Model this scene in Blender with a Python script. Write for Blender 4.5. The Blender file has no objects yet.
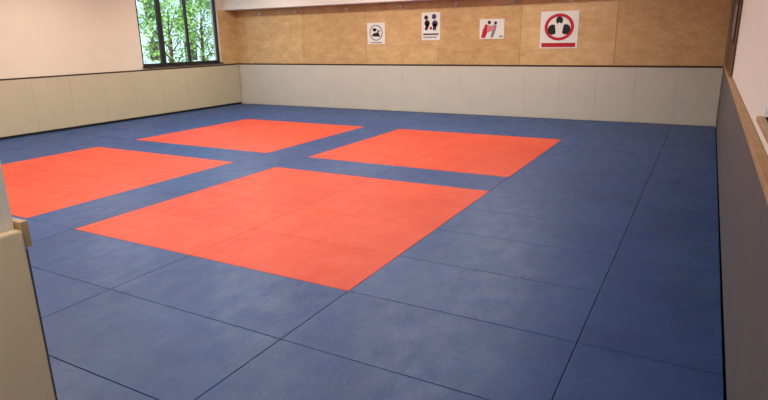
import bpy, bmesh, math, random
import numpy as np
from mathutils import Matrix, Vector
random.seed(4)
sc=bpy.context.scene
sc.view_settings.view_transform='Standard'
sc.view_settings.look='None'

YF=15.921; XL=-15.085; HP=1.387; S1=-0.952
R1=-2.952; R2=-6.952; L1=-7.965; L2=-11.965
A1=3.988; M=0.968; A2=A1+4*M; B1=A2+M; B2=B1+4*M
CEIL=4.4; YB=-1.6

def lin(c): 
    c=c/255.
    return c/12.92 if c<=0.04045 else ((c+0.055)/1.055)**2.4
def col(r,g,b): return (lin(r),lin(g),lin(b),1)

# ---------------------------------------------------------------- materials
class NT:
    def __init__(s,name,rough=0.6,spec=0.5):
        s.m=bpy.data.materials.new(name); s.m.use_nodes=True
        s.t=s.m.node_tree; s.b=s.t.nodes['Principled BSDF']
        s.b.inputs['Roughness'].default_value=rough
        s.b.inputs['Specular IOR Level'].default_value=spec
    def n(s,typ,**kw):
        x=s.t.nodes.new(typ)
        for k,v in kw.items():
            if k in x.inputs: x.inputs[k].default_value=v
            else: setattr(x,k,v)
        return x
    def l(s,a,b): s.t.links.new(a,b)
    def coord(s,scale=(1,1,1)):
        tc=s.n('ShaderNodeTexCoord'); mp=s.n('ShaderNodeMapping')
        mp.inputs['Scale'].default_value=scale
        s.l(tc.outputs['Object'],mp.inputs['Vector']); return mp.outputs['Vector']
    def noise(s,vec,scale,detail=3,rough=.55):
        x=s.n('ShaderNodeTexNoise'); x.inputs['Scale'].default_value=scale
        x.inputs['Detail'].default_value=detail; x.inputs['Roughness'].default_value=rough
        s.l(vec,x.inputs['Vector']); return x.outputs['Fac']
    def ramp(s,fac,stops):
        r=s.n('ShaderNodeValToRGB'); e=r.color_ramp.elements
        e[0].position=stops[0][0]; e[0].color=stops[0][1]
        e[1].position=stops[-1][0]; e[1].color=stops[-1][1]
        for p,c in stops[1:-1]:
            k=e.new(p); k.color=c
        s.l(fac,r.inputs['Fac']); return r.outputs['Color']
    def bump(s,fac,strength=.2,dist=.01):
        b=s.n('ShaderNodeBump'); b.inputs['Strength'].default_value=strength
        b.inputs['Distance'].default_value=dist
        s.l(fac,b.inputs['Height']); s.l(b.outputs['Normal'],s.b.inputs['Normal'])
def gray(v): return (v,v,v,1)

def mat_plain(name,c,rough=.6,spec=.4,var=.06,scale=3,bump=0):
    k=NT(name,rough,spec); v=k.coord()
    f=k.noise(v,scale,4)
    c0=tuple(x*(1-var) for x in c[:3])+(1,); c1=tuple(min(1,x*(1+var)) for x in c[:3])+(1,)
    k.l(k.ramp(f,[(.3,c0),(.7,c1)]),k.b.inputs['Base Color'])
    if bump:
        k.bump(k.noise(v,90,2),bump,.004)
    return k.m

def mat_mat(name,c,c2,rlo,rhi,spec,scuff,scuffc):
    """embossed tatami vinyl : weave bump, scuffs"""
    k=NT(name,.5,spec); v=k.coord()
    big=k.noise(v,1.1,5,.6); fine=k.noise(v,14,4,.7)
    mx=k.n('ShaderNodeMath',operation='MULTIPLY_ADD'); k.l(fine,mx.inputs[0]); mx.inputs[1].default_value=.45; k.l(big,mx.inputs[2])
    tile=k.n('ShaderNodeAttribute',attribute_name='tile_tone')
    ad=k.n('ShaderNodeMath',operation='ADD'); k.l(mx.outputs[0],ad.inputs[0]); k.l(tile.outputs['Fac'],ad.inputs[1])
    base=k.ramp(ad.outputs[0],[(.5,c),(.95,c2)])
    sv=k.coord((9,5,1)); s1=k.noise(sv,4,6,.78)
    sm=k.ramp(s1,[(.52,gray(0)),(.72,gray(scuff))])
    mix=k.n('ShaderNodeMixRGB'); k.l(sm,mix.inputs[0]); k.l(base,mix.inputs[1]); mix.inputs[2].default_value=scuffc
    k.l(mix.outputs[0],k.b.inputs['Base Color'])
    st=k.coord((2,1.2,1)); sf=k.noise(st,3,4,.6)
    k.l(k.ramp(sf,[(.35,gray(rlo)),(.68,gray(rhi))]),k.b.inputs['Roughness'])
    w1=k.n('ShaderNodeTexWave',wave_type='BANDS',bands_direction='X'); w1.inputs['Scale'].default_value=22; w1.inputs['Distortion'].default_value=.6
    w2=k.n('ShaderNodeTexWave',wave_type='BANDS',bands_direction='Y'); w2.inputs['Scale'].default_value=30; w2.inputs['Distortion'].default_value=.6
    k.l(v,w1.inputs['Vector']); k.l(v,w2.inputs['Vector'])
    mm=k.n('ShaderNodeMath',operation='MULTIPLY'); k.l(w1.outputs['Fac'],mm.inputs[0]); k.l(w2.outputs['Fac'],mm.inputs[1])
    k.bump(mm.outputs[0],.12,.003)
    return k.m
M_BLUE=mat_mat('blue_tatami_vinyl',col(22,60,114),col(42,78,130),.40,.54,.38,.4,col(92,110,138))
M_RED=mat_mat('red_tatami_vinyl',col(198,68,42),col(212,80,52),.46,.6,.28,.25,col(222,114,88))
M_SEAM=mat_plain('dark_underlay',col(20,22,30),.9,.1)
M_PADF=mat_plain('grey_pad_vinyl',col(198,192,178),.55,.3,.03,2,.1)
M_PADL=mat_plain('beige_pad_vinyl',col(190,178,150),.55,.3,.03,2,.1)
M_PADR=mat_plain('shaded_pad_vinyl',col(92,88,88),.55,.3,.05,2,.15)  # right wall's shade is put into this darker pad grey
M_PADN=mat_plain('cream_pad_vinyl',col(224,198,156),.5,.3,.04,2,.15)
M_PLAS=mat_plain('cream_plaster',col(222,208,188),.85,.2,.02,1.5,.1)
M_WHITE=mat_plain('white_paint',col(232,226,218),.6,.3,.015)
M_CEIL=mat_plain('ceiling_paint',col(225,220,212),.9,.1,.02)
M_BLACK=mat_plain('black_trim',col(22,20,20),.5,.4)
M_BROWN=mat_plain('dark_brown_trim',col(60,42,30),.5,.4)
M_FRAME=mat_plain('anthracite_frame',col(28,30,34),.4,.5)
M_PAPER=mat_plain('poster_paper',col(225,222,216),.6,.3,.02)
M_INK=mat_plain('ink_black',col(25,22,24),.6,.3)
M_RINK=mat_plain('ink_red',col(180,26,44),.6,.3)
M_PINK=mat_plain('ink_rose',col(208,120,130),.6,.3)
M_PUR=mat_plain('ink_purple',col(72,50,96),.6,.3)
M_GREY=mat_plain('ink_grey',col(130,128,130),.6,.3)

def mat_ply(name,c0,c1,c2,zs=2.0):
    k=NT(name,.5,.3)
    v=k.coord((1.0,1.0,zs)); f=k.noise(v,2.6,9,.72)
    v2=k.coord((2.5,2.5,9)); g=k.noise(v2,5,5,.7)
    mx=k.n('ShaderNodeMath',operation='MULTIPLY_ADD'); k.l(g,mx.inputs[0]); mx.inputs[1].default_value=.4; k.l(f,mx.inputs[2])
    tile=k.n('ShaderNodeAttribute',attribute_name='tile_tone')
    ad=k.n('ShaderNodeMath',operation='ADD'); k.l(mx.outputs[0],ad.inputs[0]); k.l(tile.outputs['Fac'],ad.inputs[1])
    k.l(k.ramp(ad.outputs[0],[(.42,c0),(.7,c1),(1.0,c2)]),k.b.inputs['Base Color'])
    k.bump(g,.08,.004)
    return k.m
M_PLY=mat_ply('birch_plywood',col(178,138,90),col(200,162,112),col(222,188,144))
M_PLYD=mat_ply('shaded_plywood',col(80,52,34),col(100,66,42),col(120,84,54))  # ply at the right wall's far end, its shade painted into the browns
M_WOOD=mat_ply('pine_ledge',col(150,114,78),col(180,142,102),col(204,170,130))

def mat_leaf():
    k=NT('leaves',.6,.3); v=k.coord(); f=k.noise(v,2.5,3)
    k.l(k.ramp(f,[(.3,col(90,140,66)),(.55,col(150,192,96)),(.8,col(210,228,156))]),k.b.inputs['Base Color'])
    return k.m
M_LEAF=mat_leaf()
M_BARK=mat_plain('bark',col(80,62,48),.9,.1,.2,8,.5)
M_GRASS=mat_plain('grass',col(80,115,50),.95,.1,.25,4,.3)
M_RENDER=mat_plain('house_render',col(200,218,228),.9,.1,.03)
def mat_glass():
    m=bpy.data.materials.new('window_glass'); m.use_nodes=True; t=m.node_tree; t.nodes.clear()
    o=t.nodes.new('ShaderNodeOutputMaterial'); mix=t.nodes.new('ShaderNodeMixShader'); tr=t.nodes.new('ShaderNodeBsdfTransparent'); gl=t.nodes.new('ShaderNodeBsdfGlossy')
    tr.inputs['Color'].default_value=(.88,.96,.98,1); gl.inputs['Roughness'].default_value=.02; mix.inputs[0].default_value=.06
    t.links.new(tr.outputs[0],mix.inputs[1]); t.links.new(gl.outputs[0],mix.inputs[2]); t.links.new(mix.outputs[0],o.inputs[0]); return m
M_GLASS=mat_glass()
def mat_emit(name,c,s):
    m=bpy.data.materials.new(name); m.use_nodes=True; b=m.node_tree.nodes['Principled BSDF']
    b.inputs['Emission Color'].default_value=c; b.inputs['Emission Strength'].default_value=s; return m
M_LAMP=mat_emit('lamp_diffuser',(1,.93,.82,1),3)

# ---------------------------------------------------------------- mesh builder
class MB:
    def __init__(s): s.bm=bmesh.new(); s.mats=[]; s.tone=s.bm.faces.layers.float.new('tile_tone')
    def mi(s,m):
        if m not in s.mats: s.mats.append(m)
        return s.mats.index(m)
    def box(s,a,b,m,bev=0,tone=0):
        a,b=[min(x,y) for x,y in zip(a,b)],[max(x,y) for x,y in zip(a,b)]
        tmp=bmesh.new(); r=bmesh.ops.create_cube(tmp,size=1)
        for v in tmp.verts:
            v.co=Vector([(a[i]+b[i])/2+v.co[i]*(b[i]-a[i]) for i in range(3)])
        if bev: bmesh.ops.bevel(tmp,geom=tmp.edges[:],offset=bev,segments=2,affect='EDGES',profile=.5)
        s.merge(tmp,m,tone); return s
    def merge(s,tmp,m,tone=0,smooth=False):
        i=s.mi(m); vm={v:s.bm.verts.new(v.co) for v in tmp.verts}
        for f in tmp.faces:
            try: nf=s.bm.faces.new([vm[v] for v in f.verts])
            except ValueError: continue
            nf.material_index=i; nf.smooth=smooth; nf[s.tone]=tone
        tmp.free()
    def poly(s,pts,m,ext=(0,.004,0)):
        tmp=bmesh.new(); vs=[tmp.verts.new(p) for p in pts]; f=tmp.faces.new(vs)
        r=bmesh.ops.extrude_face_region(tmp,geom=[f])
        bmesh.ops.translate(tmp,verts=[v for v in r['geom'] if isinstance(v,bmesh.types.BMVert)],vec=ext)
        bmesh.ops.recalc_face_normals(tmp,faces=tmp.faces[:])
        s.merge(tmp,m)
    def cyl(s,p,q,r0,r1,m,seg=16):
        p,q=Vector(p),Vector(q); d=q-p; tmp=bmesh.new()
        bmesh.ops.create_cone(tmp,cap_ends=True,segments=seg,radius1=r0,radius2=r1,depth=d.length)
        rot=d.to_track_quat('Z','Y').to_matrix().to_4x4()
        bmesh.ops.transform(tmp,matrix=Matrix.Translation((p+q)/2)@rot,verts=tmp.verts[:])
        s.merge(tmp,m,smooth=True)
    def done(s,name,parent=None):
        me=bpy.data.meshes.new(name); s.bm.to_mesh(me); s.bm.free()
        for m in s.mats: me.materials.append(m)
        o=bpy.data.objects.new(name,me); sc.collection.objects.link(o)
        if parent: o.parent=parent
        return o
def empty(name):
    e=bpy.data.objects.new(name,None); sc.collection.objects.link(e); return e

# ---------------------------------------------------------------- floor + mats
f=MB(); f.box((XL-.3,YB-.3,-.30),(.3,YF+.3,-.045),M_SEAM); f.done('floor')
def tiles(mb,x0,x1,y0,y1,m):
    G=.0026 if m is M_BLUE else .0018
    mb.box((x0+G,y0+G,-.045),(x1-G,y1-G,0),m,bev=.004 if m is M_BLUE else .0035,tone=random.uniform(-.1,.1))
def grid(mb,xs,ys,m):
    for i in range(len(xs)-1):
        for j in range(len(ys)-1): tiles(mb,xs[i],xs[i+1],ys[j],ys[j+1],m)
bl=MB()
ysfront=[YB+.01]+[A1-k*M for k in range(5,-1,-1)]
ysleft=[1.41,A1-2*M,A1-M,A1]
ysmid=[A1+k*M for k in range(0,10)]
ysback=[B2,B2+M,B2+2*M,YF-.012]
grid(bl,[S1,-.012],[YB+.01,A1-4*M,A1-2*M]+[A1+2*M*k for k in range(0,6)]+[YF-.012],M_BLUE)
grid(bl,[R1,S1],ysfront+ysmid[1:]+ysback[1:],M_BLUE)
grid(bl,[XL+.02,-13.0,-11.0,-9.0,-6.952,-4.952,R1],ysleft,M_BLUE)
grid(bl,[L1,R2],[A1,A1+2*M,A2],M_BLUE)
grid(bl,[L1,R2],[A2,B1],M_BLUE)
grid(bl,[L1,R2],[B1,B1+2*M,B2],M_BLUE)
grid(bl,[L2,L2+2,L1],[A2,B1],M_BLUE)
grid(bl,[R2,R2+2,R1],[A2,B1],M_BLUE)
grid(bl,[XL+.02,-13.965,L2],ysmid,M_BLUE)
grid(bl,[XL+.02,-13.965,L2,L2+2,L1,R2,R2+2,R1],ysback,M_BLUE)
bl.done('blue_judo_mats')
for i,(xa,ya) in enumerate([(R2,A1),(R2,B1),(L2,A1),(L2,B1)]):
    r=MB(); grid(r,[xa,xa+2,xa+4],[ya+k*M for k in range(5)],M_RED); r.done('red_judo_mat_square' if i==0 else 'red_judo_mat_square.%03d'%i)

# ---------------------------------------------------------------- walls
w=MB(); w.box((XL-.3,YF+.055,-.3),(.4,YF+.35,CEIL+.2),M_PLAS); w.done('wall_far')
WY0,WY1,WZ0,WZ1=11.87,15.10,1.50,3.95
w=MB(); X0,X1=XL-.33,XL-.055
w.box((X0,YB-.3,-.3),(X1,WY0,CEIL+.2),M_PLAS); w.box((X0,WY1,-.3),(X1,YF+.05,CEIL+.2),M_PLAS)
w.box((X0,WY0,-.3),(X1,WY1,WZ0),M_PLAS); w.box((X0,WY0,WZ1),(X1,WY1,CEIL+.2),M_PLAS)
w.done('wall_left')
RY0,RY1,RZ0,RZ1=1.0,4.75,1.62,3.6
w=MB(); X0,X1=.045,.34
w.box((X0,YB-.3,-.3),(X1,RY0,CEIL+.2),M_WHITE); w.box((X0,RY1,-.3),(X1,YF+.05,CEIL+.2),M_WHITE)
w.box((X0,RY0,-.3),(X1,RY1,RZ0),M_WHITE); w.box((X0,RY0,RZ1),(X1,RY1,CEIL+.2),M_WHITE)
w.done('wall_right')
w=MB(); w.box((XL-.3,YB-.3,-.3),(.34,YB,CEIL+.2),M_PLAS); w.done('wall_back')
c=MB(); c.box((XL-.3,YB-.3,CEIL),(.34,YF+.3,CEIL+.25),M_CEIL); c.done('ceiling')
w=MB(); w.box((XL-.05,1.02,-.045),(-3.03,1.345,CEIL),M_PLAS); w.done('wall_partition')
p=MB(); p.box((-3.028,1.0,0.0),(-2.97,1.35,HP),M_PADN,bev=.012)
p.box((-5.2,.96,0.0),(-2.985,1.015,HP),M_PADN,bev=.012)
p.done('cream_jamb_padding')
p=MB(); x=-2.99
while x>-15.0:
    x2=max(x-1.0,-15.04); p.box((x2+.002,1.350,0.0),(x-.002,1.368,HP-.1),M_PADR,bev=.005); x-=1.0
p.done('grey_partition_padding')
t=MB(); t.box((-14.9,1.352,HP-.095),(-2.992,1.39,HP+.03),M_WOOD,bev=.004); t.done('trim_partition_ledge')

# pads
p=MB(); n=16; W=(-0.02-(XL+.01))/n
x=XL+.01
for i in range(n): p.box((x+.0006,YF,0.005),(x+W-.0006,YF+.045,HP-.002),M_PADF,bev=.003); x+=W
p.done('grey_padding_panels')
p=MB(); y=1.45
while y<YF-.1:
    y2=min(y+1.0,YF-.02); p.box((XL-.045,y+.0008,0.06),(XL,y2-.0008,HP-.002),M_PADL,bev=.004); y+=1.0
p.done('beige_padding_panels')
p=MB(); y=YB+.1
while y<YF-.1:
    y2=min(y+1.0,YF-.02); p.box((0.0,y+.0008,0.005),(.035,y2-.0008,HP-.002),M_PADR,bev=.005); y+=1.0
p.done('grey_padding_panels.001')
b=MB(); b.box((XL-.045,1.45,0.0),(XL-.01,YF-.02,.058),M_BLACK); b.done('baseboard_left')
t=MB(); t.box((XL-.05,1.45,HP),(XL+.008,YF-.02,HP+.035),M_BROWN,bev=.004); t.done('trim_left')
t=MB(); t.box((XL,YF-.01,HP),(-.03,YF+.05,HP+.035),M_BROWN,bev=.004); t.done('trim_far')
t=MB(); t.box((-.018,YB+.05,HP+.01),(.04,YF-.03,HP+.07),M_WOOD,bev=.004)
t.done('trim_right_ledge')

# plywood cladding
ZT=3.22
p=MB(); edges=[XL-.045]+[-.02-2.44*k for k in range(6,-1,-1)]
edges[0]=XL-.04
tones=[-.03,.05,-.04,.02,-.06,.05,-.02]
for i in range(len(edges)-1):
    p.box((edges[i]+.003,YF+.02,HP+.042),(edges[i+1]-.003,YF+.05,ZT-.005),M_PLY,bev=.002,tone=tones[i%7])
p.done('plywood_cladding')
p=MB(); p.box((XL-.05,WY1+.02,HP+.05),(XL-.02,YF+.015,ZT-.005),M_PLY,bev=.002); p.done('plywood_cladding.001')
p=MB(); p.box((.015,11.6,HP+.08),(.04,YF-.51,ZT+.3),M_PLYD,bev=.002); p.box((.015,YF-.51,HP+.08),(.04,YF+.015,ZT-.01),M_PLYD,bev=.002); p.done('plywood_cladding.002')
s_=MB(); s_.box((XL-.05,YF-.5,ZT),(.04,YF+.05,CEIL-.002),M_WHITE,bev=.01); s_.done('trim_soffit')

f_=571.392; yw,pt,rl=np.radians([-29.182,-15.774,-1.052])
F=np.array([np.sin(yw)*np.cos(pt),np.cos(yw)*np.cos(pt),np.sin(pt)])
Rr=np.array([np.cos(yw),-np.sin(yw),0]); Uu=np.cross(Rr,F)
Rr,Uu=Rr*np.cos(rl)+Uu*np.sin(rl), -Rr*np.sin(rl)+Uu*np.cos(rl)
h=MB()
for x in (-13.95,-12.45,-10.45,-8.55,-6.75,-5.15,-3.6,-2.1):
    h.box((x-.05,YF-.04,3.04),(x+.05,YF+.018,3.12),M_PAPER,bev=.006); h.cyl((x,YF-.08,3.07),(x,YF-.035,3.08),.012,.012,M_FRAME)
h.done('coat_hooks')

# ---------------------------------------------------------------- posters
YP=YF+.016
def disc(mb,cx,cz,rx,rz,m,y,a0=0,a1=360,inner=0,n=36,th=.003):
    if inner:
        for i in range(n):
            a=math.radians(a0+(a1-a0)*i/n); b=math.radians(a0+(a1-a0)*(i+1)/n)
            mb.poly([(cx+rx*math.cos(a),y,cz+rz*math.sin(a)),(cx+rx*math.cos(b),y,cz+rz*math.sin(b)),(cx+rx*inner*math.cos(b),y,cz+rz*inner*math.sin(b)),(cx+rx*inner*math.cos(a),y,cz+rz*inner*math.sin(a))],m,(0,-th,0))
    else:
        pts=[(cx+rx*math.cos(math.radians(a0+(a1-a0)*i/n)),y,cz+rz*math.sin(math.radians(a0+(a1-a0)*i/n))) for i in range(n if a1-a0==360 else n+1)]
        mb.poly(pts,m,(0,-th,0))
def sheet(mb,x0,x1,z0,z1):
    mb.box((x0,YP-.006,z0),(x1,YP+.003,z1),M_PAPER,bev=.001)
Y1=YP-.006
m=MB(); x0,x1,z0,z1=-9.72,-9.10,2.03,2.66; sheet(m,x0,x1,z0,z1); cx=(x0+x1)/2; cz=(z0+z1)/2+.02
disc(m,cx,cz,.23,.23,M_INK,Y1,inner=.9)
disc(m,cx-.05,cz+.09,.07,.05,M_INK,Y1); m.poly([(cx-.16,Y1,cz-.1),(cx+.15,Y1,cz-.12),(cx+.08,Y1,cz+.02),(cx-.1,Y1,cz-.02)],M_INK,(0,-.003,0))
disc(m,cx+.09,cz+.05,.05,.04,M_GREY,Y1)
m.box((cx-.2,Y1-.003,z0+.03),(cx+.2,Y1,z0+.06),M_GREY); m.done('club_emblem_poster')
m=MB(); x0,x1,z0,z1=-7.86,-7.27,2.12,2.90; sheet(m,x0,x1,z0,z1); cx=(x0+x1)/2
# two stylised throwing figures made of round dots and limbs
for dx,dz,r_,mm in [(-.15,.64,.06,M_INK),(.1,.66,.07,M_PUR),(-.12,.48,.085,M_INK),(.13,.46,.09,M_PUR),(.0,.34,.045,M_RINK)]:
    disc(m,cx+dx,z0+dz,r_,r_*1.05,mm,Y1,n=20)
m.poly([(cx-.2,Y1,z0+.3),(cx-.12,Y1,z0+.28),(cx-.04,Y1,z0+.45),(cx-.14,Y1,z0+.5)],M_INK,(0,-.003,0))
m.poly([(cx+.06,Y1,z0+.28),(cx+.16,Y1,z0+.28),(cx+.2,Y1,z0+.46),(cx+.08,Y1,z0+.48)],M_PUR,(0,-.003,0))
m.box((x0+.05,Y1-.003,z0+.15),(x1-.05,Y1,z0+.19),M_INK); m.box((x0+.05,Y1-.003,z0+.07),(x1-.1,Y1,z0+.1),M_GREY); m.done('judo_logo_poster')
m=MB(); x0,x1,z0,z1=-6.07,-5.36,2.13,2.66; sheet(m,x0,x1,z0,z1)
m.poly([(x0+.05,Y1,z0+.03),(x0+.17,Y1,z0+.03),(x0+.24,Y1,z0+.2),(x0+.27,Y1,z0+.36),(x0+.17,Y1,z0+.4),(x0+.1,Y1,z0+.24)],M_RINK,(0,-.003,0))
disc(m,x0+.28,z0+.44,.045,.05,M_INK,Y1,n=16)
m.poly([(x0+.22,Y1-.003,z0+.34),(x0+.42,Y1-.003,z0+.36),(x0+.43,Y1-.003,z0+.24),(x0+.22,Y1-.003,z0+.16)],M_PINK,(0,-.003,0))
m.poly([(x0+.32,Y1,z0+.04),(x0+.4,Y1,z0+.04),(x0+.46,Y1,z0+.2),(x0+.5,Y1,z0+.35),(x0+.4,Y1,z0+.38),(x0+.36,Y1,z0+.18)],M_GREY,(0,-.003,0))
disc(m,x0+.46,z0+.42,.04,.045,M_INK,Y1,n=16)
m.box((x0+.58,Y1-.003,z0+.05),(x0+.66,Y1,z0+.08),M_INK); m.done('judoka_poster')
m=MB(); x0,x1,z0,z1=-4.37,-3.39,1.86,2.80; sheet(m,x0,x1,z0,z1); cx=(x0+x1)/2; cz=z0+.54
disc(m,cx,cz,.38,.34,M_RINK,Y1,inner=.78,a0=0,a1=360)
disc(m,cx,cz+.17,.09,.1,M_INK,Y1,n=20)
disc(m,cx-.17,cz-.06,.12,.13,M_INK,Y1,n=20); disc(m,cx+.17,cz-.06,.12,.13,M_INK,Y1,n=20)
m.poly([(cx-.07,Y1-.003,cz-.22),(cx+.07,Y1-.003,cz-.22),(cx+.11,Y1-.003,cz+.04),(cx,Y1-.003,cz+.12),(cx-.11,Y1-.003,cz+.04)],M_PAPER,(0,-.003,0))
m.box((x0+.05,Y1-.003,z0+.03),(x1-.05,Y1,z0+.14),M_RINK)
m.done('federation_banner')
m=MB(); m.box((-.004,12.2,2.0),(.013,13.6,2.75),M_BLACK,bev=.003); m.box((-.007,12.28,2.07),(-.003,13.52,2.68),M_GREY); m.done('framed_poster')

# ---------------------------------------------------------------- windows
def window(name,xc,y0,y1,z0,z1,mull,fw=.07,depth=.08):
    root=empty(name)
    fr=MB()
    for a,b in [((y0,z0),(y1,z0+fw)),((y0,z1-fw),(y1,z1)),((y0,z0+fw),(y0+fw,z1-fw)),((y1-fw,z0+fw),(y1,z1-fw))]:
        fr.box((xc-depth/2,a[0],a[1]),(xc+depth/2,b[0],b[1]),M_FRAME,bev=.004)
    for y,wd in mull: fr.box((xc-depth/2,y-wd/2,z0+fw),(xc+depth/2,y+wd/2,z1-fw),M_FRAME,bev=.004)
    fr.done('frame',root)
    g=MB(); g.box((xc-.006,y0+fw*.6,z0+fw*.6),(xc+.006,y1-fw*.6,z1-fw*.6),M_GLASS); g.done('glass',root)
window('window_1',XL-.14,WY0,WY1,WZ0,WZ1,[(12.72,.16),(13.78,.07)],fw=.08)
s_=MB(); s_.box((XL-.18,WY0-.02,WZ0-.035),(XL+.03,WY1+.02,WZ0),M_FRAME,bev=.004); s_.done('trim_window_sill')
window('window_2',.16,RY0,RY1,RZ0,RZ1,[(2.9,.07)],fw=.09)
s_=MB(); s_.box((.0,RY0-.05,RZ0-.035),(.1,RY1+.05,RZ0),M_WOOD,bev=.004); s_.done('trim_window_sill.001')

# ---------------------------------------------------------------- outdoors
g=MB(); g.box((-70,-30,-.6),(XL-.4,70,-.33),M_GRASS); g.done('lawn')
g=MB(); g.box((.45,-30,-.6),(60,60,-.33),M_GRASS); g.done('lawn.001')
hs=MB(); hs.box((-52,31,-.32),(-24,38,6.5),M_RENDER)
for x in (-47,-42.5,-38,-34.2,-29.5):
    for z in (.9,3.9):
        hs.box((x,30.95,z),(x+1.2,31.02,z+1.4),M_FRAME); hs.box((x-.08,30.93,z-.1),(x+1.28,31.02,z),M_WHITE)
hs.poly([(-52.4,30.6,6.5),(-52.4,38.4,6.5),(-52.4,34.5,9)],M_BROWN,(28.8,0,0)); hs.done('neighbour_house')
def tree(name,x,y,hgt,rad,n):
    t=MB(); t.cyl((x,y,-.32),(x+.1,y+.1,hgt*.55),.1,.06,M_BARK)
    for k in range(7):
        a=k*2.4; t.cyl((x+.05,y+.05,hgt*(.22+.05*k)),(x+math.cos(a)*rad*.7,y+math.sin(a)*rad*.7,hgt*(.4+.07*k)),.03,.012,M_BARK,8)
    i=t.mi(M_LEAF); rng=np.random.default_rng(int(abs(x*7+y*13)))
    cl=rng.normal(0,1,(26,3)); cl/=np.linalg.norm(cl,axis=1)[:,None]; cl*=rng.uniform(.3,.95,(26,1))
    for k in range(n):
        c0=cl[rng.integers(26)]+rng.normal(0,.13,3)
        c=Vector((x+c0[0]*rad,y+c0[1]*rad,max(.1,hgt*.56+c0[2]*hgt*.46))); s=rng.uniform(.06,.13)
        u=Vector(rng.normal(0,1,3)).normalized(); v=u.cross(Vector(rng.normal(0,1,3))).normalized()
        vs=[t.bm.verts.new(c+q) for q in (u*s,v*s*.5,-u*s,-v*s*.5)]
        fc=t.bm.faces.new(vs); fc.material_index=i
    t.done(name)
tree('garden_tree',-20.9,17.9,4.6,1.4,800)
tree('garden_tree.001',-22.5,21.3,5.4,1.6,1700)
tree('garden_tree.002',-27.5,23.0,6.0,2.0,1000)

# ---------------------------------------------------------------- lights
def area(name,loc,rot,sx,sy,e,c):
    l=bpy.data.lights.new(name,'AREA'); l.shape='RECTANGLE'; l.size=sx; l.size_y=sy; l.energy=e; l.color=c
    o=bpy.data.objects.new(name,l); o.location=loc; o.rotation_euler=rot; return o
k=0
for x,y,e in [(x,y,110) for x in (-12.5,-8.5,-4.5) for y in (4,8.5,13)]+[(-1.8,-.2,55)]:  # last one: unseen lamp added in the entry to brighten the jamb face
    root=empty('ceiling_lamp' if k==0 else 'ceiling_lamp.%03d'%k); k+=1
    hb=MB(); hb.box((x-.7,y-.35,CEIL-.09),(x+.7,y+.35,CEIL-.002),M_WHITE,bev=.01); hb.box((x-.65,y-.3,CEIL-.1),(x+.65,y+.3,CEIL-.088),M_LAMP); hb.done('housing',root)
    o=area('light',(x,y,CEIL-.12),(0,0,0),1.3,.6,e,(1,.94,.84)); sc.collection.objects.link(o); o.parent=root
sun=bpy.data.lights.new('sun','SUN'); sun.energy=4; sun.angle=.02; sun.color=(1,.96,.88)
so=bpy.data.objects.new('sun',sun); so.rotation_euler=(math.radians(50),0,0); so.location=(-25,0,20); sc.collection.objects.link(so)
wd=bpy.data.worlds.new('World'); sc.world=wd; wd.use_nodes=True; t=wd.node_tree
bg=t.nodes['Background']; sky=t.nodes.new('ShaderNodeTexSky'); sky.sky_type='NISHITA'; sky.sun_disc=False; sky.sun_elevation=math.radians(40); sky.sun_rotation=math.radians(160)
t.links.new(sky.outputs[0],bg.inputs[0]); bg.inputs[1].default_value=.4

# ---------------------------------------------------------------- camera
cam=bpy.data.cameras.new('camera'); co=bpy.data.objects.new('camera',cam); sc.collection.objects.link(co)
cam.sensor_fit='HORIZONTAL'; cam.sensor_width=36; cam.lens=f_/768*36; cam.clip_start=.05; cam.clip_end=300
mt=Matrix(((Rr[0],Uu[0],-F[0],-.341),(Rr[1],Uu[1],-F[1],0),(Rr[2],Uu[2],-F[2],2.191),(0,0,0,1)))
co.matrix_world=mt; sc.camera=co
